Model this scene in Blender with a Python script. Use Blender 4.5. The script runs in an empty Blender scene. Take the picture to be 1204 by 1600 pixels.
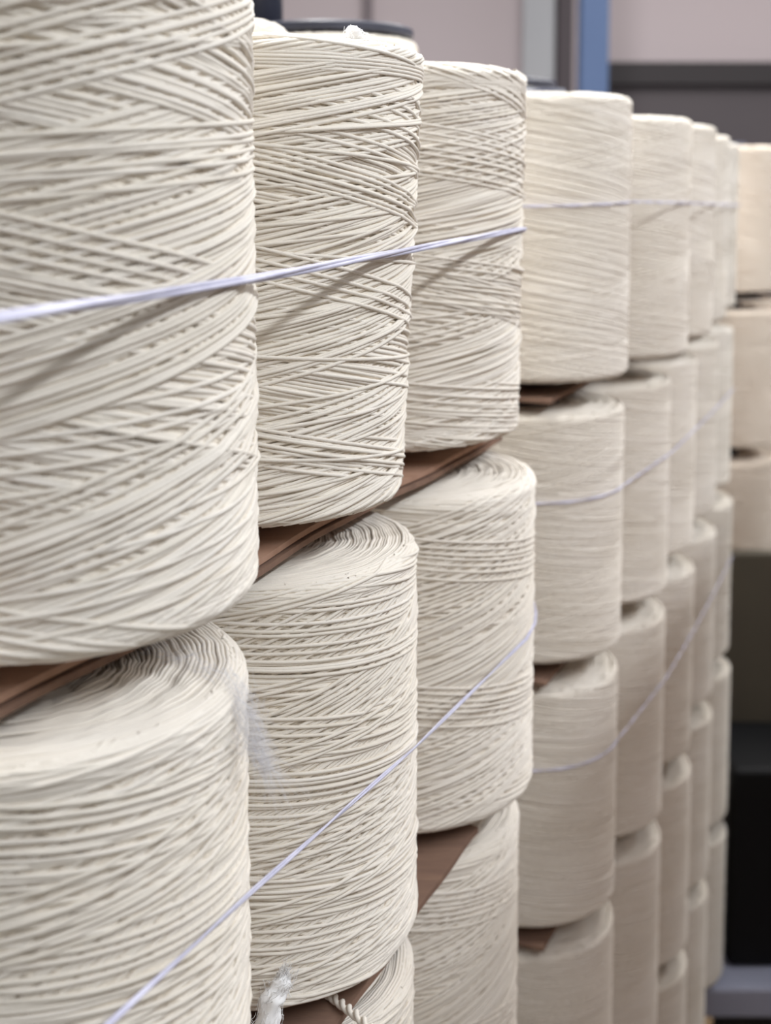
import bpy, math
import numpy as np
from mathutils import Vector, Matrix

S = bpy.context.scene
COL = S.collection
EYE = 1.53                                   # eye height above the floor (m)

# ------------------------------------------------------------------ camera
cam_d = bpy.data.cameras.new('camera')
cam = bpy.data.objects.new('camera', cam_d)
COL.objects.link(cam)
cam.location = (0, 0, EYE)
PITCH = math.radians(5.44)
cam.rotation_euler = (math.pi / 2 - PITCH, 0, 0)
cam_d.sensor_fit = 'AUTO'
cam_d.sensor_width = 36
cam_d.lens = 45
cam_d.shift_y = -0.1997
cam_d.clip_start = 0.05
cam_d.dof.use_dof = True
cam_d.dof.focus_distance = 0.76
cam_d.dof.aperture_fstop = 6.2
S.camera = cam

# direction along the front row of the stacks, and out into the aisle
PHI = math.radians(22.23)
D = Vector((math.sin(PHI), math.cos(PHI), 0))
N = Vector((math.cos(PHI), -math.sin(PHI), 0))

def row(along, perp, z=0.0):                 # z is measured from eye level
    v = D * along + N * perp
    return Vector((v.x, v.y, EYE + z))

# ------------------------------------------------------------------ light
S.view_settings.view_transform = 'Standard'
S.view_settings.look = 'None'
S.view_settings.gamma = 1
S.view_settings.use_curve_mapping = False
S.view_settings.exposure = -0.37

world = bpy.data.worlds.new('world')
S.world = world
world.use_nodes = True
wn = world.node_tree
bg = wn.nodes['Background']
bg.inputs['Strength'].default_value = 1.06
_tc = wn.nodes.new('ShaderNodeTexCoord')
_sx = wn.nodes.new('ShaderNodeSeparateXYZ')
_rp = wn.nodes.new('ShaderNodeValToRGB')         # bright ceiling above, dimmer hall at eye level, dark floor side
_rp.color_ramp.elements[0].position = 0.35
_rp.color_ramp.elements[0].color = (0.13, 0.115, 0.10, 1)
_rp.color_ramp.elements[1].position = 1.0
_rp.color_ramp.elements[1].color = (0.80, 0.80, 0.82, 1)
_e = _rp.color_ramp.elements.new(0.56); _e.color = (0.355, 0.337, 0.315, 1)
_mr = wn.nodes.new('ShaderNodeMapRange')
_mr.inputs['From Min'].default_value = -1
wn.links.new(_tc.outputs['Generated'], _sx.inputs[0])
wn.links.new(_sx.outputs['Z'], _mr.inputs['Value'])
wn.links.new(_mr.outputs[0], _rp.inputs['Fac'])
wn.links.new(_rp.outputs['Color'], bg.inputs['Color'])

def area(name, loc, target, sx, sy, power, color):
    l = bpy.data.lights.new(name, 'AREA')
    l.shape = 'RECTANGLE'
    l.size, l.size_y = sx, sy
    l.energy = power
    l.color = color
    o = bpy.data.objects.new(name, l)
    COL.objects.link(o)
    o.location = loc
    f = (Vector(target) - Vector(loc)).normalized()
    x = D if abs(f.dot(D)) < 0.9 else N      # long side runs along the aisle
    x = (x - f * f.dot(x)).normalized()
    y = (-f).cross(x)
    o.rotation_euler = Matrix((x, y, -f)).transposed().to_euler()
    return o

# strip lamp over the aisle to the right of the row, and ceiling lamps above
area('aisle_strip_lamp', row(1.35, 1.15, 1.12), row(1.35, -0.3, -0.1), 4.4, 0.09, 63, (0.90, 0.945, 1.0))
area('ceiling_lamp', row(1.45, -0.9, 2.1), row(1.45, -0.6, 0), 3.0, 0.5, 165, (1.0, 0.995, 0.985))
area('ceiling_lamp', row(3.8, 0.2, 2.1), row(3.8, 0.2, 0), 2.0, 0.8, 70, (1.0, 0.98, 0.95))
S.cycles.max_bounces = 12
S.cycles.diffuse_bounces = 7

# ------------------------------------------------------------------ materials
def lin(r, g, b):
    f = lambda c: c / 12.92 if c <= 0.04045 else ((c + 0.055) / 1.055) ** 2.4
    return (f(r / 255), f(g / 255), f(b / 255), 1)

def mat(name, color, rough=0.7, color2=None, scale=20, bump=0.0, bscale=200, metal=0.0, stretch=(1, 1, 1), spec=0.3, attr=None):
    m = bpy.data.materials.new(name)
    m.use_nodes = True
    nt = m.node_tree
    b = nt.nodes['Principled BSDF']
    b.inputs['Roughness'].default_value = rough
    b.inputs['Metallic'].default_value = metal
    b.inputs['Specular IOR Level'].default_value = spec
    b.inputs['Base Color'].default_value = color
    tc = nt.nodes.new('ShaderNodeTexCoord')
    mp = nt.nodes.new('ShaderNodeMapping')
    mp.inputs['Scale'].default_value = stretch
    nt.links.new(tc.outputs['Object'], mp.inputs['Vector'])
    out = None
    if color2:
        n = nt.nodes.new('ShaderNodeTexNoise')
        n.inputs['Scale'].default_value = scale
        n.inputs['Detail'].default_value = 4
        nt.links.new(mp.outputs[0], n.inputs['Vector'])
        r = nt.nodes.new('ShaderNodeValToRGB')
        r.color_ramp.elements[0].position = 0.35
        r.color_ramp.elements[1].position = 0.65
        r.color_ramp.elements[0].color = color
        r.color_ramp.elements[1].color = color2
        nt.links.new(n.outputs['Fac'], r.inputs['Fac'])
        out = r.outputs['Color']
        nt.links.new(out, b.inputs['Base Color'])
    if attr:
        a = nt.nodes.new('ShaderNodeAttribute')
        a.attribute_name = attr
        x = nt.nodes.new('ShaderNodeMix')
        x.data_type = 'RGBA'
        x.blend_type = 'MULTIPLY'
        x.inputs['Factor'].default_value = 1
        if out:
            nt.links.new(out, x.inputs[6])
        else:
            x.inputs[6].default_value = color
        nt.links.new(a.outputs['Color'], x.inputs[7])
        nt.links.new(x.outputs[2], b.inputs['Base Color'])
    if bump:
        n = nt.nodes.new('ShaderNodeTexNoise')
        n.inputs['Scale'].default_value = bscale
        n.inputs['Detail'].default_value = 3
        nt.links.new(mp.outputs[0], n.inputs['Vector'])
        bp = nt.nodes.new('ShaderNodeBump')
        bp.inputs['Strength'].default_value = bump
        bp.inputs['Distance'].default_value = 0.001
        nt.links.new(n.outputs['Fac'], bp.inputs['Height'])
        nt.links.new(bp.outputs['Normal'], b.inputs['Normal'])
    return m

M_YARN = mat('cream_yarn', lin(234, 227, 216), 0.85, lin(240, 234, 225), 9, 0.25, 700, spec=0.15, attr='tone')
M_YARN_TAN = mat('tan_yarn', lin(230, 216, 201), 0.85, lin(235, 223, 209), 9, 0.25, 700, spec=0.15, attr='tone')
M_TUBE = mat('slate_plastic', lin(52, 54, 66), 0.4, lin(62, 64, 78), 12, spec=0.5)
M_CARD = mat('cardboard', lin(160, 126, 106), 0.85, lin(172, 138, 118), 14, 0.3, 160, stretch=(1, 6, 1), spec=0.2)
M_CARD2 = mat('cardboard_old', lin(124, 99, 86), 0.85, lin(138, 111, 95), 18, 0.3, 160, stretch=(1, 5, 1), spec=0.2)
M_STRING = mat('white_string', lin(196, 195, 216), 0.5, lin(214, 213, 230), 60, spec=0.4)
M_LINT = mat('white_lint', lin(250, 250, 252), 0.9, spec=0.1)
M_TUFT = mat('white_tuft', lin(252, 252, 252), 0.95, spec=0.1)
_nt = M_LINT.node_tree
_tr = _nt.nodes.new('ShaderNodeBsdfTranslucent'); _tr.inputs['Color'].default_value = (0.97, 0.97, 1, 1)
_mx = _nt.nodes.new('ShaderNodeMixShader'); _mx.inputs['Fac'].default_value = 0.5
_nt.links.new(_nt.nodes['Principled BSDF'].outputs[0], _mx.inputs[1]); _nt.links.new(_tr.outputs[0], _mx.inputs[2])
_nt.links.new(_mx.outputs[0], _nt.nodes['Material Output'].inputs['Surface'])
M_WALL = mat('pink_wall', lin(200, 187, 190), 0.8, lin(203, 191, 194), 0.7)
M_DARKWALL = mat('dark_wall', lin(92, 86, 90), 0.7, lin(98, 92, 95), 1.2)
M_RAIL = mat('dark_rail', lin(62, 58, 60), 0.6)
M_PILLAR = mat('grey_pillar', lin(190, 191, 196), 0.7, lin(194, 195, 199), 1.5)
M_BROWN = mat('brown_pipe', lin(86, 78, 82), 0.6)
M_BLUE = mat('blue_paint', lin(86, 106, 144), 0.5, lin(92, 112, 150), 2)
M_FLOOR = mat('concrete_floor', lin(104, 98, 94), 0.7, lin(122, 116, 112), 3, 0.1, 60)
M_BLACK = mat('black_plastic', lin(14, 14, 16), 0.6, spec=0.2)
M_SHADE_OLIVE = mat('shade_olive', lin(92, 86, 74), 0.7, lin(86, 80, 70), 4)  # dark tone put in for the shade low on the tan stack
M_GREYPL = mat('grey_plastic', lin(170, 174, 194), 0.6, lin(176, 180, 200), 6)
M_WOOD = mat('pallet_wood', lin(150, 124, 94), 0.8, lin(170, 144, 112), 5, 0.3, 80, stretch=(1, 12, 12))

# ------------------------------------------------------------------ object helpers
def tag(o, label=None, cat=None, group=None, kind=None):
    if label: o['label'] = label
    if cat: o['category'] = cat
    if group: o['group'] = group
    if kind: o['kind'] = kind
    return o

def empty(name, loc, rz=0.0):
    o = bpy.data.objects.new(name, None)
    COL.objects.link(o)
    o.empty_display_size = 0.05
    o.location = loc
    o.rotation_euler = (0, 0, rz)
    return o

def link(name, me, m, parent=None):
    if not me.materials:
        me.materials.append(m)
    o = bpy.data.objects.new(name, me)
    COL.objects.link(o)
    if parent: o.parent = parent
    return o

def mesh_np(name, V, F4, tone=None, smooth=True):
    me = bpy.data.meshes.new(name)
    V = np.asarray(V, np.float32); F4 = np.asarray(F4, np.int32)
    k = F4.shape[1]
    me.vertices.add(len(V)); me.vertices.foreach_set('co', V.ravel())
    me.loops.add(F4.size); me.loops.foreach_set('vertex_index', F4.ravel())
    me.polygons.add(len(F4)); me.polygons.foreach_set('loop_start', np.arange(0, F4.size, k, dtype=np.int32))
    me.polygons.foreach_set('use_smooth', np.full(len(F4), smooth, bool))
    if tone is not None:
        a = me.attributes.new('tone', 'FLOAT_COLOR', 'POINT')
        c = np.ones((len(V), 4), np.float32); c[:, :3] = np.asarray(tone, np.float32).reshape(len(V), -1)
        a.data.foreach_set('color', c.ravel())
    me.update(calc_edges=True); me.validate()
    return me

class MB:                                    # collects simple shapes into one mesh
    def __init__(s): s.v = []; s.f = []
    def box(s, lo, hi, axes=None, origin=None):
        b = len(s.v)
        for z in (lo[2], hi[2]):
            for x, y in ((lo[0], lo[1]), (hi[0], lo[1]), (hi[0], hi[1]), (lo[0], hi[1])):
                s.v.append(Vector((x, y, z)))
        if axes:
            for i in range(b, b + 8):
                p = s.v[i]; s.v[i] = origin + axes[0] * p.x + axes[1] * p.y + Vector((0, 0, p.z))
        for q in ((0, 3, 2, 1), (4, 5, 6, 7), (0, 1, 5, 4), (1, 2, 6, 5), (2, 3, 7, 6), (3, 0, 4, 7)):
            s.f.append(tuple(b + i for i in q))
        return s
    def lathe(s, prof, seg=64, close=True):
        b = len(s.v); n = len(prof)
        for i in range(seg):
            a = 2 * math.pi * i / seg
            for r, z in prof: s.v.append(Vector((r * math.cos(a), r * math.sin(a), z)))
        for i in range(seg):
            for j in range(n if close else n - 1):
                k = (j + 1) % n; i2 = (i + 1) % seg
                s.f.append((b + i * n + j, b + i2 * n + j, b + i2 * n + k, b + i * n + k))
        return s
    def build(s, name, m, parent=None, bevel=0.0, smooth=False):
        me = bpy.data.meshes.new(name)
        me.from_pydata([tuple(v) for v in s.v], [], s.f); me.update()
        if smooth: me.polygons.foreach_set('use_smooth', [True] * len(me.polygons))
        o = link(name, me, m, parent)
        if bevel:
            w = o.modifiers.new('bevel', 'BEVEL'); w.width = bevel; w.segments = 3; w.limit_method = 'ANGLE'
        return o

def tube_np(P, r, sides=6, frame_up=None):
    """tube along points P (n,3); r scalar or (n,)"""
    P = np.asarray(P, float); n = len(P)
    T = np.gradient(P, axis=0); T /= np.linalg.norm(T, axis=1)[:, None] + 1e-12
    up = np.array([0, 0, 1.0]) if frame_up is None else np.asarray(frame_up, float)
    A = np.cross(T, up); l = np.linalg.norm(A, axis=1)[:, None]
    A = np.where(l > 1e-3, A / (l + 1e-12), np.array([1.0, 0, 0])); B = np.cross(A, T)
    a = np.arange(sides) * 2 * np.pi / sides
    r = np.broadcast_to(np.asarray(r, float), (n,))
    V = P[:, None] + r[:, None, None] * (np.cos(a)[None, :, None] * A[:, None] + np.sin(a)[None, :, None] * B[:, None])
    i = np.arange(n - 1)[:, None] * sides; j = np.arange(sides)[None]; j2 = (j + 1) % sides
    F = np.stack([i + j, i + sides + j, i + sides + j2, i + j2], -1).reshape(-1, 4)
    return V.reshape(-1, 3), F

def gsm(a, w):                               # smoothing along a strand
    k = np.exp(-0.5 * (np.arange(-3 * w, 3 * w + 1) / w) ** 2); k /= k.sum()
    return np.convolve(np.pad(a, 3 * w, mode='edge'), k, 'valid')

# ------------------------------------------------------------------ yarn winding
def winding(name, R, h, seed, yr=0.0013, style='cross', base=14.0, top=14.0, extra=16, taper=(0, 0), bundles=0.45,
            shoulder=0.009, sides=6, squash=0.5, step=0.008, rtube=0.033, relief=0.6, body=0.0024, swell=(11, 18), rim=0.009, dish=0.002, jit=0.0022):
    """Cross-wound package: every strand is laid over the strands already there."""
    g = np.random.default_rng(seed)
    NT, NZ = 720, int(h / 0.0005) + 1
    H = np.zeros((NT, NZ))
    dz_ = h / (NZ - 1)
    strands = []
    Ravg = R - 0.006
    full = lambda deg, gap: int(math.ceil(2 * math.pi * Ravg * math.sin(math.radians(deg)) / (2 * yr * gap)))
    if style == 'cross':                     # two crossing layers, then tight ribbons and loose strands on top
        plan = [(base, 1, full(base, 1.0), 1.0), (base, -1, full(base, 1.0), 1.0)]
        for i in range(extra):
            sg = 1 if g.random() < 0.5 else -1
            q = g.random()
            if q < bundles: plan.append((top + g.uniform(-4, 3), sg, int(g.integers(6, 15)), 1.02))
            elif q < 0.85: plan.append((top + g.uniform(-3, 4), sg, int(g.integers(4, 10)), g.uniform(1.9, 3.0)))
            else: plan.append((g.uniform(4, 7), sg, int(g.integers(1, 4)), 3.0))
    else:                                    # steep layer below, evenly spaced flat turns above, a few slanting ribbons
        plan = [(base * 0.6, -1, full(base * 0.6, 1.0), 1.0), (base, 1, full(base, 1.0), 1.0), (top, -1, full(top, 2.0), 2.0)]
        for i in range(extra):
            sg = 1 if g.random() < 0.6 else -1
            if g.random() < bundles: plan.append((g.uniform(14, base + 4), 1, int(g.integers(8, 22)), g.uniform(1.02, 1.5)))
            else: plan.append((top + g.uniform(-1, 4), -sg, int(g.integers(3, 8)), g.uniform(1.5, 2.4)))
    for deg, sgn, n, gap in plan:
        a = math.radians(deg)
        th0 = g.uniform(0, 2 * math.pi)
        for k in range(n):
            for sg in (sgn,):
                off = k * gap * 2 * yr / math.sin(a) / Ravg * (1 + g.normal(0, 0.004))
                start = th0 + off * sg + (0.9 if sg != sgn else 0)
                L = h / math.sin(a)
                m = int(L / 0.0012)
                t = np.linspace(0, 1, m)
                e1, e2 = g.uniform(0.0005, 0.004, 2)
                z = e1 + (h - e1 - e2) * t
                # the strand bends along the rim where it turns back
                w = 0.016
                zlo, zhi = e1, h - e2
                u = np.clip((z - zlo) / w, 0, 1); z = np.where(u < 1, zlo + w * (u ** 2 * (2 - u) * 0.5 + 0.5 * u), z)
                u = np.clip((zhi - z) / w, 0, 1); z = np.where(u < 1, zhi - w * (u ** 2 * (2 - u) * 0.5 + 0.5 * u), z)
                z = z + gsm(g.normal(0, jit, m), 60) * np.clip(np.minimum(z, h - z) / 0.03, 0, 1) * 0.5
                th = start + sg * np.cos(a) * L * t / Ravg
                ti = (np.floor(th / (2 * np.pi) * NT).astype(int)) % NT
                zi = np.clip(np.round(z / dz_).astype(int), 0, NZ - 1)
                hs = np.max([H[ti, np.clip(zi + q, 0, NZ - 1)] for q in (-1, 0, 1)], 0)
                c = gsm(hs, 4)
                c = np.maximum(c, hs - 0.35 * yr) + yr * squash
                c = gsm(c, 2)
                end = np.clip(np.minimum(t, 1 - t) * L / 0.02, 0, 1)
                c = c - (1 - end) * 1.2 * yr
                for q in range(-3, 4):
                    d = q * dz_
                    if abs(d) < yr:
                        np.maximum.at(H, (ti, np.clip(zi + q, 0, NZ - 1)), c + math.sqrt(yr * yr - d * d))
                strands.append((th, z, c, ti, zi, L))
    # the package stays a true cylinder: take the slow swell out of the layers
    def box(a, w, ax, wrap):
        p = [(0, 0), (0, 0)]; p[ax] = (w, w)
        q = np.cumsum(np.pad(a, p, mode='wrap' if wrap else 'edge'), axis=ax)
        q = np.insert(q, 0, 0, axis=ax)
        n_ = a.shape[ax]
        t0 = np.take(q, np.arange(n_), ax); t1 = np.take(q, np.arange(n_) + 2 * w + 1, ax)
        return (t1 - t0) / (2 * w + 1)
    Hb = H
    for _ in range(2):
        Hb = box(box(Hb, swell[0], 0, True), swell[1], 1, False)
    spread = float(np.percentile(H - Hb, 92)) * relief
    R0 = R - spread
    sh = shoulder
    def prof(z):
        dz = np.minimum(z, h - z)
        q = np.clip(1 - dz / sh, 0, 1)
        return -sh * (1 - np.sqrt(np.clip(1 - q * q, 0, 1))) + taper[0] * (1 - z / h) + taper[1] * (z / h)
    VV, FF, TT = [], [], []
    base = 0
    def push(V, F, tone):
        nonlocal base
        VV.append(V); FF.append(F + base); TT.append(np.broadcast_to(tone, (len(V), 3)))
        base += len(V)
    # body under the strands
    nz, nt = 90, 160
    zs = np.linspace(0, h, nz); tt = np.arange(nt) * 2 * np.pi / nt
    pr = [(rtube, 0.004)] + [(R0 - body + prof(z), 0.004 + z / h * (h - 0.008)) for z in zs] + [(R0 - 0.02, h - 0.004 - 0.2 * dish), (rtube, h - 0.004 - dish)]
    pr = np.array([(float(a_), float(b_)) for a_, b_ in pr]); npf = len(pr)
    V = np.stack([pr[None, :, 0] * np.cos(tt)[:, None], pr[None, :, 0] * np.sin(tt)[:, None], np.broadcast_to(pr[None, :, 1], (nt, npf))], -1).reshape(-1, 3)
    i = np.arange(nt)[:, None] * npf; i2 = ((np.arange(nt) + 1) % nt)[:, None] * npf; j = np.arange(npf)[None]; j2 = (j + 1) % npf
    F = np.stack([i + j, i2 + j, i2 + j2, i + j2], -1).reshape(-1, 4)
    push(V, F, 0.97)
    # strands that are seen somewhere
    for th, z, c, ti, zi, L in strands:
        vis = (c + yr) > H[ti, zi] - 0.0002
        if vis.mean() < 0.03: continue
        c = np.clip((c - Hb[ti, zi]) * relief, -0.004, 0.004)
        m = max(8, int(L / step))
        idx = np.unique(np.linspace(0, len(th) - 1, m).astype(int))
        r = R0 + c[idx] + prof(z[idx])
        P = np.stack([r * np.cos(th[idx]), r * np.sin(th[idx]), z[idx]], -1)
        V, F = tube_np(P, yr, sides)
        w = g.normal(0, 1)
        push(V, F, np.clip(np.array([0.985 + 0.012 * w, 0.98 + 0.013 * w, 0.965 + 0.018 * w]), 0.9, 1.0))
    # coils that close the rims and the upper end face
    fz = 0.0030
    def coil(up):
        pitch = 1.55 * yr
        tp = taper[1] if up else taper[0]
        rs = R + tp
        a0 = np.linspace(0, math.pi / 2, 30)                # side, round the rim, then inwards
        pr_ = [(rs - 0.0022, h - rim - 0.006)] + [(rs - 0.0012 - rim * (1 - math.cos(q)), h - rim + (rim - 0.001) * math.sin(q)) for q in a0]
        rin = (rtube + 0.001) if up else rs - 0.03
        pr_ += [(x, h - 0.001 - dish * (1 - (x - rin) / (rs - rim - rin))) for x in np.linspace(rs - 0.0012 - rim, rin, 30)[1:]]
        pr_ = np.array(pr_)
        sl = np.concatenate([[0], np.cumsum(np.linalg.norm(np.diff(pr_, axis=0), axis=1))])
        turns = int(sl[-1] / pitch)
        n = turns * 120
        t = np.linspace(0, turns * 2 * np.pi, n)
        sp = np.linspace(0, sl[-1], n)
        rad = np.interp(sp, sl, pr_[:, 0]); zz = np.interp(sp, sl, pr_[:, 1])
        f = np.clip((sp - 0.008) / 0.02, 0, 1)
        lob = np.zeros(n); amp = np.zeros(n)
        for kk in (3, 7, 13, 19, 27):
            dr = g.uniform(-0.12, 0.12)
            lob += np.sin(kk * t + g.uniform(0, 6.3) + dr * t) / kk ** 0.4
            amp += np.sin((kk + 2) * t + g.uniform(0, 6.3) + 1.7 * dr * t) / kk ** 0.4
        rad = rad + lob * 0.0010 * f
        zz = zz + (amp * 0.00045 + gsm(g.normal(0, 0.0022, n), 6)) * (0.3 + 0.7 * f)
        if not up: zz = h - zz
        th_ = t + g.uniform(0, 6.3)
        P = np.stack([rad * np.cos(th_), rad * np.sin(th_), zz], -1)
        V, F = tube_np(P, yr, 5)
        tn = np.repeat(np.clip(0.98 + gsm(g.normal(0, 0.12, n), 20), 0.92, 1)[:, None], 5, 0).reshape(-1, 1) * np.array([1, 0.995, 0.985])
        push(V, F, tn)
    coil(True)
    coil(False)
    return mesh_np(name, np.concatenate(VV), np.concatenate(FF), np.concatenate(TT))

_tubes = {}
def tube_mesh(h):
    k = round(h, 3)
    if k not in _tubes:
        b = MB().lathe([(0.0285, -0.0115), (0.0325, -0.0115), (0.0325, h + 0.0095), (0.0285, h + 0.0095)], 40)
        me = bpy.data.meshes.new('core_tube'); me.from_pydata([tuple(v) for v in b.v], [], b.f); me.update()
        me.polygons.foreach_set('use_smooth', [True] * len(me.polygons))
        me.materials.append(M_TUBE)
        _tubes[k] = me
    return _tubes[k]

def package(me, h, loc, rz, label, group, m=None, zs=1.0):
    t = empty('yarn_package', loc, rz)
    tag(t, label, 'yarn package', group)
    y = link('yarn_winding', me, m or M_YARN, t)
    if m and me.materials[0] != m:
        y.material_slots[0].link = 'OBJECT'; y.material_slots[0].material = m
    y.scale = (1, 1, zs)
    c = link('core_tube', tube_mesh(h), M_TUBE, t)
    c.scale = (1, 1, zs)
    return t

# ------------------------------------------------------------------ setting
FZ = 0.0
def structure(o): o['kind'] = 'structure'; return o
structure(MB().box((-4, -1.5, -0.05), (6, 7.2, 0)).build('floor', M_FLOOR))
WY = 6.0
# unseen low partition, added across the aisle to shade the lower layers
structure(MB().box((0.80, 0.36, 0), (2.02, 0.44, EYE + 0.19), (D, N), Vector((0, 0, 0))).build('shade_partition', M_CARD2))
structure(MB().box((-4, WY, 0), (6, WY + 0.15, 3.9)).build('wall_back', M_WALL))
structure(MB().box((1.0, WY - 0.05, 0), (6, WY, EYE + 0.50)).build('trim_1', M_DARKWALL))
structure(MB().box((1.0, WY - 0.10, EYE + 0.46), (6, WY - 0.001, EYE + 0.56)).build('trim_2', M_RAIL))
structure(MB().box((-0.10, WY - 0.03, 0), (-0.06, WY, 3.9)).build('trim_3', mat('seam_grey', lin(128, 118, 122), 0.7)))
structure(MB().box((0.63, WY - 0.05, 0), (0.775, WY, 3.9)).build('trim_4', M_PILLAR))
structure(MB().box((0.785, WY - 0.08, 0), (0.855, WY, 3.9)).build('trim_5', M_BROWN))
cl = empty('steel_column', (0.845, 5.3, 0))
tag(cl, 'blue painted steel column standing before the pink back wall', 'column')
b = MB()
b.box((-0.055, -0.06, 0), (0.055, -0.052, 3.9)); b.box((-0.055, 0.052, 0), (0.055, 0.06, 3.9)); b.box((-0.005, -0.052, 0), (0.005, 0.052, 3.9))
b.build('beam', M_BLUE, cl)
MB().box((-0.1, -0.1, 0), (0.1, 0.1, 0.015)).build('base_plate', M_BLUE, cl)

# ------------------------------------------------------------------ the yarn stacks
G1 = 'yarn packages of the near stack'
G2 = 'yarn packages of the farther stack behind the gap'
G3 = 'yarn packages at the far right end'
LZ = [(-0.205, 0.297), (-0.505, 0.267), (-0.800, 0.265), (-1.095, 0.265), (-1.390, 0.265)]   # yarn foot below eye level, yarn height

near = {
 'A1': dict(along=0.522, perp=-0.4062, R=0.113, h=0.312, seed=11, yr=0.00150, base=14, top=15, extra=18, relief=0.46),
 'B1': dict(along=0.752, perp=-0.4117, R=0.114, h=0.292, seed=25, yr=0.00130, base=12, top=12, extra=20, taper=(-0.006, 0.008), relief=0.5, rim=0.014),
 'C1': dict(along=1.000, perp=-0.4128, R=0.118, h=0.298, seed=37, yr=0.00125, base=11, top=11, extra=22, taper=(-0.001, 0.003), relief=0.5, rim=0.014),
 'A2': dict(along=0.500, perp=-0.4070, R=0.118, h=0.267, seed=41, yr=0.00140, style='twill', base=26, top=5.0, extra=3, bundles=0.4),
 'B2': dict(along=0.752, perp=-0.4104, R=0.117, h=0.267, seed=53, yr=0.00125, style='twill', base=23, top=5.0, extra=6),
 'C2': dict(along=0.993, perp=-0.3978, R=0.119, h=0.266, seed=63, yr=0.00125, style='twill', base=18, top=6.5, extra=7),
}
near_label = {
 'A1': 'large cream yarn package at the upper left, nearest of the top layer',
 'B1': 'cream yarn package standing second in the top layer, slightly narrower at its foot',
 'C1': 'cream yarn package third in the top layer, last before the gap',
 'A2': 'cream yarn package at the lower left with a lint wisp over its rim',
 'B2': 'cream yarn package in the second layer, under the second top package',
 'C2': 'cream yarn package in the second layer, bulging beside the gap at the stack end',
}
NM = {}
for k, p in near.items():
    q = {a: b_ for a, b_ in p.items() if a not in ('along', 'perp')}
    NM[k] = winding('winding_' + k, **q)
    L = int(k[1]) - 1
    package(NM[k], p['h'], row(p['along'], p['perp'], LZ[L][0]), 0.0, near_label[k], G1)

lay = ['top layer', 'second layer', 'third layer', 'fourth layer', 'bottom layer']
ncol = {'A': 'nearest column', 'B': 'second column', 'C': 'last column'}
for L in (2, 3, 4):
    for ci, (c, al, pe) in enumerate((('A', 0.507, -0.415), ('B', 0.752, -0.4126), ('C', 0.995, -0.4098))):
        src = c + '2'
        package(NM[src], 0.267, row(al, pe, LZ[L][0]), 1.3 * L + 2.1 * ci,
                'cream yarn package in the %s, %s of the near stack' % (lay[L], ncol[c]), G1, zs=0.265 / 0.267)

FM = [winding('winding_far_%d' % i, R=0.1035, h=0.290, seed=100 + i, yr=0.0012, base=11, top=11, extra=14, sides=5, step=0.011, squash=0.35, relief=0.17, body=0.0004, rim=0.014) for i in range(2)]
cols2 = [('first', 1.37, (-0.383, -0.386, -0.388, -0.388, -0.388), 0.300),
         ('second', 1.58, (-0.352, -0.371, -0.372, -0.372, -0.372), 0.286),
         ('third', 1.79, (-0.352, -0.371, -0.368, -0.366, -0.366), 0.286),
         ('fourth', 2.00, (-0.360, -0.370, -0.367, -0.366, -0.366), 0.280),
         ('fifth', 2.21, (-0.372, -0.374, -0.368, -0.364, -0.364), 0.275)]
for ci, (cn, al, pes, h1) in enumerate(cols2):
    for L in range(5):
        h = h1 if L == 0 else LZ[L][1]
        package(FM[(ci + L) % 2], 0.290, row(al, pes[L], LZ[L][0]), 0.9 * ci + 1.7 * L,
                'cream yarn package in the %s, %s column of the stack behind the gap' % (lay[L], cn), G2, zs=h / 0.290)
# second row, only where its tops look over the front row
P2 = package(NM['C1'], 0.298, row(1.04, -0.6550, -0.205), 2.0, 'cream package in the back row, its rim just showing beside the upper left package', G1, zs=1.185)
P3 = package(FM[0], 0.290, row(1.37, -0.632, -0.204), 1.0, 'pale package of the back row under a dark disc, seen over the second top package', G2, zs=1.275)
P4 = package(FM[1], 0.290, row(1.90, -0.600, -0.204), 3.0, 'back row package under a dark disc, peeking out beside the third top package', G2, zs=1.20)
LID = 0.011
def lid(al, pe, z, R, label, dx=0.0):
    t = empty('plastic_disc', row(al, pe, z) + Vector((dx, 0, 0)))
    tag(t, label, 'plastic disc', 'dark discs on the back row')
    MB().lathe([(0.042, 0), (R - 0.002, 0), (R, 0.002), (R, LID - 0.002), (R - 0.002, LID), (0.042, LID)], 72).build('flange', M_TUBE, t)
    MB().lathe([(0.036, 0), (0.0415, 0), (0.0415, LID + 0.003), (0.036, LID + 0.003)], 48).build('hub', M_TUBE, t)
    return t
z3 = -0.204 + 0.290 * 1.275 + 0.0028
lid(1.37, -0.632, z3, 0.099, 'dark slate plastic disc lying on the back row package behind the second top package')
lid(1.90, -0.600, -0.204 + 0.290 * 1.20 + 0.0028, 0.098, 'dark slate plastic disc lying on the back row package beside the grey pillar')
tb = empty('plastic_tube', row(1.37, -0.632, z3 + 0.0113) + Vector((-0.075, 0.0, 0)))
tag(tb, 'dark slate plastic tube standing upright beside the rim of the upper left package', 'tube')
MB().lathe([(0.0185, 0), (0.023, 0), (0.022, 0.15), (0.0175, 0.15)], 48).build('tube_wall', M_TUBE, tb, smooth=True)
MB().lathe([(0.0215, 0.138), (0.0245, 0.138), (0.0245, 0.15), (0.0215, 0.15)], 48).build('rim', M_TUBE, tb, smooth=True)

# last stack at the right, warmer yarn
for ci, (cn, al, pe) in enumerate((('first', 2.60, -0.335), ('second', 2.84, -0.325))):
    for L in range(5):
        package(FM[(ci + L) % 2], 0.290, row(al, pe, LZ[L][0]), 0.7 * ci + 1.1 * L,
                'tan yarn package in the %s, %s column at the right edge' % (lay[L], cn), G3, m=M_YARN_TAN, zs=(0.280 if L == 0 else 0.265) / 0.290)

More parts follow.
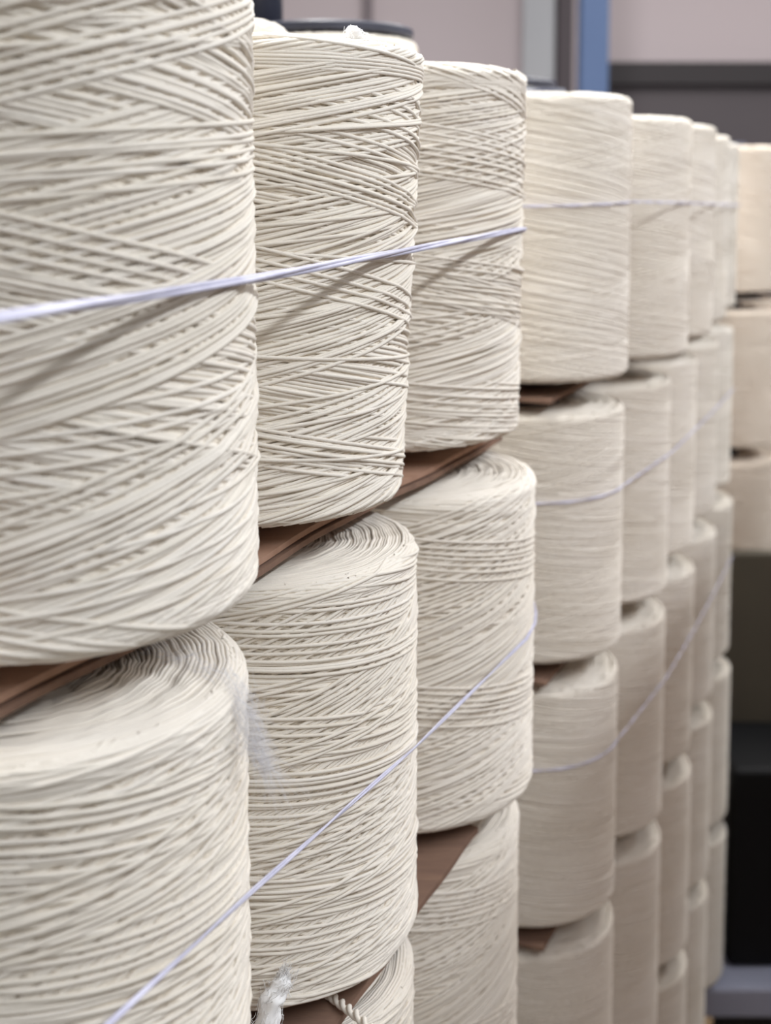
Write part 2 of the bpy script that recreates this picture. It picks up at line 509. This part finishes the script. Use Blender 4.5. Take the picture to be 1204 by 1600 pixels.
# ------------------------------------------------------------------ cardboard sheets between the layers
def sheet(name, al0, al1, pe0, pe1, z, th, m, label, group, rot=0.0, wav=0.002, corner=0.0, seed=0, fold=0.0):
    g = np.random.default_rng(seed)
    nx, ny = 60, 24
    u = np.linspace(0, 1, nx); v = np.linspace(0, 1, ny)
    U, W = np.meshgrid(u, v, indexing='ij')
    a = al0 + (al1 - al0) * U; p = pe0 + (pe1 - pe0) * W
    # clip the corners near the aisle edge
    cut = np.clip((U - (1 - corner)) / max(corner, 1e-6), 0, 1) if corner else 0 * U
    p = p - cut * 0.035 * W
    p = p + (0.0012 * np.sin(U * 17 + seed) + 0.0009 * np.sin(U * 41 + seed)) * W
    am, pm = (al0 + al1) / 2, pe1
    ca, sa = math.cos(rot), math.sin(rot)
    a2 = am + (a - am) * ca - (p - pm) * sa; p2 = pm + (a - am) * sa + (p - pm) * ca
    z0 = wav * np.sin(U * 11 + seed) * np.clip((p - pe1 + 0.03) / 0.03, 0, 1)
    top = np.stack([a2 * D.x + p2 * N.x, a2 * D.y + p2 * N.y, EYE + z + z0 + th], -1)
    bot = top - np.array([0, 0, th])
    V = np.concatenate([top.reshape(-1, 3), bot.reshape(-1, 3)])
    idx = np.arange(nx * ny).reshape(nx, ny); o2 = nx * ny
    Ft = np.stack([idx[:-1, :-1], idx[:-1, 1:], idx[1:, 1:], idx[1:, :-1]], -1).reshape(-1, 4)
    Fb = Ft[:, ::-1] + o2
    rim = np.concatenate([idx[:, 0], idx[-1, 1:], idx[-2::-1, -1], idx[0, -2:0:-1]])
    r2 = np.roll(rim, -1)
    Fs = np.stack([rim, r2, r2 + o2, rim + o2], -1)
    me = mesh_np(name, V, np.concatenate([Ft, Fb, Fs]), smooth=False)
    o = link(name, me, m)
    tag(o, label, 'cardboard sheet', group)
    return o
GC = 'cardboard sheets between the layers'
sheet('cardboard_sheet', 0.25, 1.10, -0.80, -0.3480, -0.2228, 0.0038, M_CARD, 'brown cardboard sheet directly under the top layer of the near stack', GC, rot=0.03, seed=1)
sheet('cardboard_sheet', 0.25, 1.10, -0.80, -0.3460, -0.2282, 0.0038, M_CARD2, 'lower of two brown cardboard sheets under the top layer of the near stack', GC, rot=0.03, seed=1)
sheet('cardboard_sheet', 0.25, 0.957, -0.80, -0.3148, -0.5225, 0.0045, M_CARD2, 'brown cardboard sheet jutting out under the second layer of the near stack', GC, rot=0.027, corner=0.012, seed=3)
for L in (2, 3):
    sheet('cardboard_sheet', 0.25, 1.10, -0.80, -0.36, LZ[L][0] - 0.0185, 0.0045, M_CARD2, 'brown cardboard sheet under the %s of the near stack' % lay[L], GC, seed=4 + L)
for L in range(4):
    sheet('cardboard_sheet', 1.27, 2.30, -0.74, -0.335, LZ[L][0] - 0.0185, 0.0045, M_CARD2, 'brown cardboard sheet under the %s of the stack behind the gap' % lay[L], GC, seed=10 + L)
    sheet('cardboard_sheet', 2.48, 2.95, -0.74, -0.325, LZ[L][0] - 0.0185, 0.0045, M_CARD2, 'brown cardboard sheet under the %s of the tan packages at the right edge' % lay[L], GC, seed=20 + L)

# pallets
def pallet(al0, al1, pe0, pe1, top, m, name, label):
    t = empty(name, row((al0 + al1) / 2, pe1, 0) * 1)
    t.location.z = 0
    tag(t, label, 'pallet', 'pallets under the stacks')
    org = row(0, 0, 0); org.z = 0
    inv = t.location.copy()
    n = 6
    for i in range(n):
        w = (pe1 - pe0) / n
        q = MB().box((al0, pe0 + i * w + 0.006, top - 0.022), (al1, pe0 + (i + 1) * w - 0.006 + (0.006 if i == n - 1 else 0), top), (D, N), org)
        for k in range(len(q.v)): q.v[k] = q.v[k] - inv
        q.build('deck_board', m, t)
    for i in range(3):
        w0 = pe0 + i * (pe1 - pe0 - 0.09) / 2
        q = MB().box((al0, w0, 0), (al1, w0 + 0.09, top - 0.022), (D, N), org)
        for k in range(len(q.v)): q.v[k] = q.v[k] - inv
        q.build('bearer', m, t)
PZ = EYE - 1.390 - 0.012
pallet(0.22, 1.13, -0.80, -0.28, PZ, M_WOOD, 'wooden_pallet', 'wooden pallet under the near stack of yarn packages')
pallet(1.25, 2.10, -0.76, -0.26, PZ, M_WOOD, 'wooden_pallet', 'wooden pallet under the first columns of the stack behind the gap')
pallet(2.50, 3.0, -0.76, -0.26, PZ, M_WOOD, 'wooden_pallet', 'wooden pallet under the tan packages at the right edge')

# grey plastic platform with the black crate and its added shading parts
bx = empty('platform', (0.62, 2.22, 0))
tag(bx, 'lavender grey plastic platform low on the floor under the black crate', 'platform')
MB().box((-0.20, -0.10, PZ - 0.055), (0.55, 0.17, PZ)).build('deck', M_GREYPL, bx, bevel=0.006)
for x in (-0.17, 0.15, 0.47):
    MB().box((x, -0.05, 0), (x + 0.06, 0.15, PZ - 0.0555)).build('foot', M_BLACK, bx)
bc = empty('black_crate', (0.82, 2.30, PZ + 0.0005))
tag(bc, 'black plastic crate standing on the grey platform at the lower right', 'crate')
MB().box((-0.205, -0.12, 0), (0.10, 0.095, 0.37)).build('body', M_BLACK, bc, bevel=0.012)
MB().box((0.1005, -0.16, 0), (0.50, 0.095, 0.42)).build('shade_block', M_BLACK, bc, bevel=0.012)  # unseen block, added to keep light off the lower tan packages
tag(MB().box((-0.20, 0.10, 0), (0.50, 0.125, 0.70)).build('shade_panel', M_SHADE_OLIVE, bc, bevel=0.006), 'dark olive grey panel added in place of shade')  # added dark panel, stands in for shade over the lower tan packages

# ------------------------------------------------------------------ binding strings
def pix(px, py, perp):                       # where the line of sight meets the vertical plane at perp
    dcam = Vector(((px - 602) / 2000, -(py - 480.5) / 2000, -1))
    v = cam.rotation_euler.to_matrix() @ dcam
    s = perp / (v.x * N.x + v.y * N.y)
    return Vector((0, 0, EYE)) + v * s

def string(pts, r, label, group, plies=2, twist=90.0):
    P = np.array([tuple(p) for p in pts])
    seg = [0]
    for i in range(1, len(P)): seg.append(seg[-1] + np.linalg.norm(P[i] - P[i - 1]))
    n = int(seg[-1] / 0.0025)
    t = np.linspace(0, seg[-1], n)
    C = np.stack([np.interp(t, seg, P[:, k]) for k in range(3)], -1)
    T = np.gradient(C, axis=0); T /= np.linalg.norm(T, axis=1)[:, None]
    A = np.cross(T, [0, 0, 1.0]); A /= np.linalg.norm(A, axis=1)[:, None]; B = np.cross(A, T)
    VV, FF, base = [], [], 0
    for k in range(plies):
        a = t * twist + k * 2 * np.pi / plies
        Q = C + (np.cos(a)[:, None] * A + np.sin(a)[:, None] * B) * r * 0.55
        V, F = tube_np(Q, r * 0.62, 7)
        VV.append(V); FF.append(F + base); base += len(V)
    o = link('binding_string', mesh_np('binding_string', np.concatenate(VV), np.concatenate(FF)), M_STRING)
    return tag(o, label, 'string', group)
GS = 'white strings bound around the stacks'
def wrap(c_al, c_pe, R, z0, slope, n=14, span=2.2):
    """continues around the last column of a stack"""
    out = []
    for i in range(1, n):
        a = span * i / n
        v = row(c_al + R * math.sin(a), c_pe + R * math.cos(a), z0 - EYE + slope * R * a)
        out.append(v)
    return out
c = pix(812, 359, -0.2925)
string([pix(-420, 540, -0.291), pix(0, 497, -0.2915), pix(390, 437, -0.2912), pix(648, 389, -0.2935), c] + wrap(1.0, -0.4128, 0.1203, c.z, -0.02),
       0.0021, 'white twin ply string across the top layer of the near stack', GS, 3, 14)
c = pix(822, 998, -0.2775)
string([pix(-120, 1900, -0.284), pix(170, 1600, -0.2848), pix(391, 1395, -0.2853), pix(651, 1165, -0.2915), c] + wrap(0.995, -0.3982, 0.1207, c.z, 0.15),
       0.0012, 'thin white string slanting across the second layer of the near stack', GS, 2, 22)
def ring_string(z, pe, R, tail, label):
    """comes round the end column of the farther stack and runs on along its aisle side"""
    pts = []
    for i in range(16):
        a = math.radians(-130 + 130 * i / 15)
        pts.append(row(1.37 + R * math.sin(a), pe + R * math.cos(a), z + 0.004 * math.sin(a)))
    pts += [row(al, p, z - 0.004 * (k + 1)) for k, (al, p) in enumerate(tail)]
    string(pts, 0.0011, label, GS, 2, 80)
ring_string(-0.017, -0.383, 0.1065, [(1.58, -0.245), (1.79, -0.245), (2.0, -0.252), (2.21, -0.264)], 'white string around the top layer of the stack behind the gap')
ring_string(-0.326, -0.386, 0.1065, [(1.58, -0.264), (1.79, -0.263), (2.0, -0.263), (2.21, -0.266)], 'white string around the second layer of the stack behind the gap')
ring_string(-0.616, -0.388, 0.1065, [(1.58, -0.265), (1.79, -0.261), (2.0, -0.260), (2.21, -0.261)], 'white string around the third layer of the stack behind the gap')

# ------------------------------------------------------------------ lint and loose ends
def depthpix(px, py, Y):                     # line of sight at a given distance in front
    dcam = Vector(((px - 602) / 2000, -(py - 480.5) / 2000, -1))
    v = cam.rotation_euler.to_matrix() @ dcam
    return Vector((0, 0, EYE)) + v * (Y / v.y)

def lint(path, widths, n, seed, r=0.00012, length=0.02, curl=0.004):
    g = np.random.default_rng(seed)
    P = np.array([tuple(p) for p in path]); w = np.array(widths)
    VV, FF, base = [], [], 0
    m = 9
    for _ in range(n):
        u = g.uniform(0, len(P) - 1.001); i = int(u); f = u - i
        c0 = P[i] * (1 - f) + P[i + 1] * f
        d = P[i + 1] - P[i]; d /= np.linalg.norm(d)
        ww = w[i] * (1 - f) + w[i + 1] * f
        q = g.normal(0, 1, 3); q *= ww * g.random() ** 0.5 / np.linalg.norm(q)
        tt = np.linspace(-0.5, 0.5, m)[:, None] * length * g.uniform(0.5, 1.3)
        e = g.normal(0, 0.35, 3)
        C = c0 + q + tt * (d + e) + np.cumsum(g.normal(0, 1, (m, 3)), 0) * curl / m
        V, F = tube_np(C, r, 3)
        VV.append(V); FF.append(F + base); base += len(V)
    return np.concatenate(VV), np.concatenate(FF)
# wisp lying over the rim of the lower left package
V, F = lint([depthpix(236, 1022, 0.640), depthpix(290, 1038, 0.622), depthpix(338, 1060, 0.605), depthpix(372, 1096, 0.592), depthpix(390, 1140, 0.590), depthpix(406, 1180, 0.592), depthpix(424, 1210, 0.594)],
            [0.005, 0.006, 0.006, 0.006, 0.005, 0.0045, 0.003], 330, 5, r=0.00007, length=0.03, curl=0.007)
tag(link('lint_wisp', mesh_np('lint_wisp', V, F), M_LINT), 'thin hazy wisp of lint hanging over the rim of the lower left package', 'lint')
def fluff(path, rad, seed, n, hair):
    """a lumpy soft core with loose fibres standing off it"""
    g = np.random.default_rng(seed)
    P = np.array([tuple(p) for p in path]); k = len(P)
    t = np.linspace(0, k - 1, 14 * k)
    C = np.stack([gsm(np.interp(t, range(k), P[:, i]), 3) for i in range(3)], -1)
    rr_ = np.interp(t, range(k), rad)
    e = np.minimum(t, k - 1 - t); rr_ = rr_ * np.sqrt(np.clip(e / 0.5, 0.02, 1))
    V, F = tube_np(C, rr_, 20)
    V = V.reshape(len(t), 20, 3); ctr = C[:, None]
    w = np.zeros((len(t), 20)); ph = np.arange(20) * 2 * np.pi / 20
    for q in range(9):
        w += np.sin(g.integers(1, 5) * ph[None] + g.uniform(1, 7) * t[:, None] + g.uniform(0, 6.3)) * 0.055
    V = (ctr + (V - ctr) * (1 + w)[..., None]).reshape(-1, 3)
    V2, F2 = lint(path, [x_ * 1.25 for x_ in rad], n, seed, r=0.00016, length=hair, curl=hair * 0.6)
    return np.concatenate([V, V2]), np.concatenate([F, F2 + len(V)])
V, F = fluff([depthpix(446, 1522, 0.726), depthpix(440, 1540, 0.724), depthpix(424, 1562, 0.72), depthpix(417, 1600, 0.716), depthpix(412, 1650, 0.714)],
             [0.0034, 0.0050, 0.0062, 0.0072, 0.0070], 6, 420, 0.009)
tag(link('lint_tuft', mesh_np('lint_tuft', V, F), M_TUFT), 'fluffy white tuft of lint at the foot of the package in the second layer', 'lint')
V, F = fluff([depthpix(541, 62, 0.775), depthpix(553, 55, 0.775), depthpix(566, 63, 0.775)], [0.0034, 0.0050, 0.0034], 7, 200, 0.006)
tag(link('lint_knot', mesh_np('lint_knot', V, F), M_TUFT), 'small white lint knot sitting on the rim of the second top package', 'lint')

# loose twisted yarn end on the jutting cardboard
def planepix(px, py, z):                     # where the line of sight meets the level plane at height z
    v = cam.rotation_euler.to_matrix() @ Vector(((px - 602) / 2000, -(py - 480.5) / 2000, -1))
    return Vector((0, 0, EYE)) + v * ((z - EYE) / v.z)
pts = [planepix(x_, y_, EYE - 0.5145) for x_, y_ in ((508, 1550), (532, 1568), (556, 1586), (584, 1612))]
P = np.array([tuple(p) for p in pts]); t = np.linspace(0, 3, 60)
C = np.stack([np.interp(t, range(4), P[:, k]) for k in range(3)], -1)
C = np.stack([gsm(C[:, k], 4) for k in range(3)], -1)
VV, FF, base = [], [], 0
for k in range(2):
    a = t * 7 + k * math.pi
    Q = C + np.stack([np.cos(a), np.sin(a) * 0.4, np.sin(a)], -1) * 0.0016
    V, F = tube_np(Q, 0.0017, 8); VV.append(V); FF.append(F + base); base += len(V)
tag(link('yarn_end', mesh_np('yarn_end', np.concatenate(VV), np.concatenate(FF), np.ones((base, 1))), M_YARN), 'loose twisted yarn end lying on the jutting cardboard sheet', 'yarn')
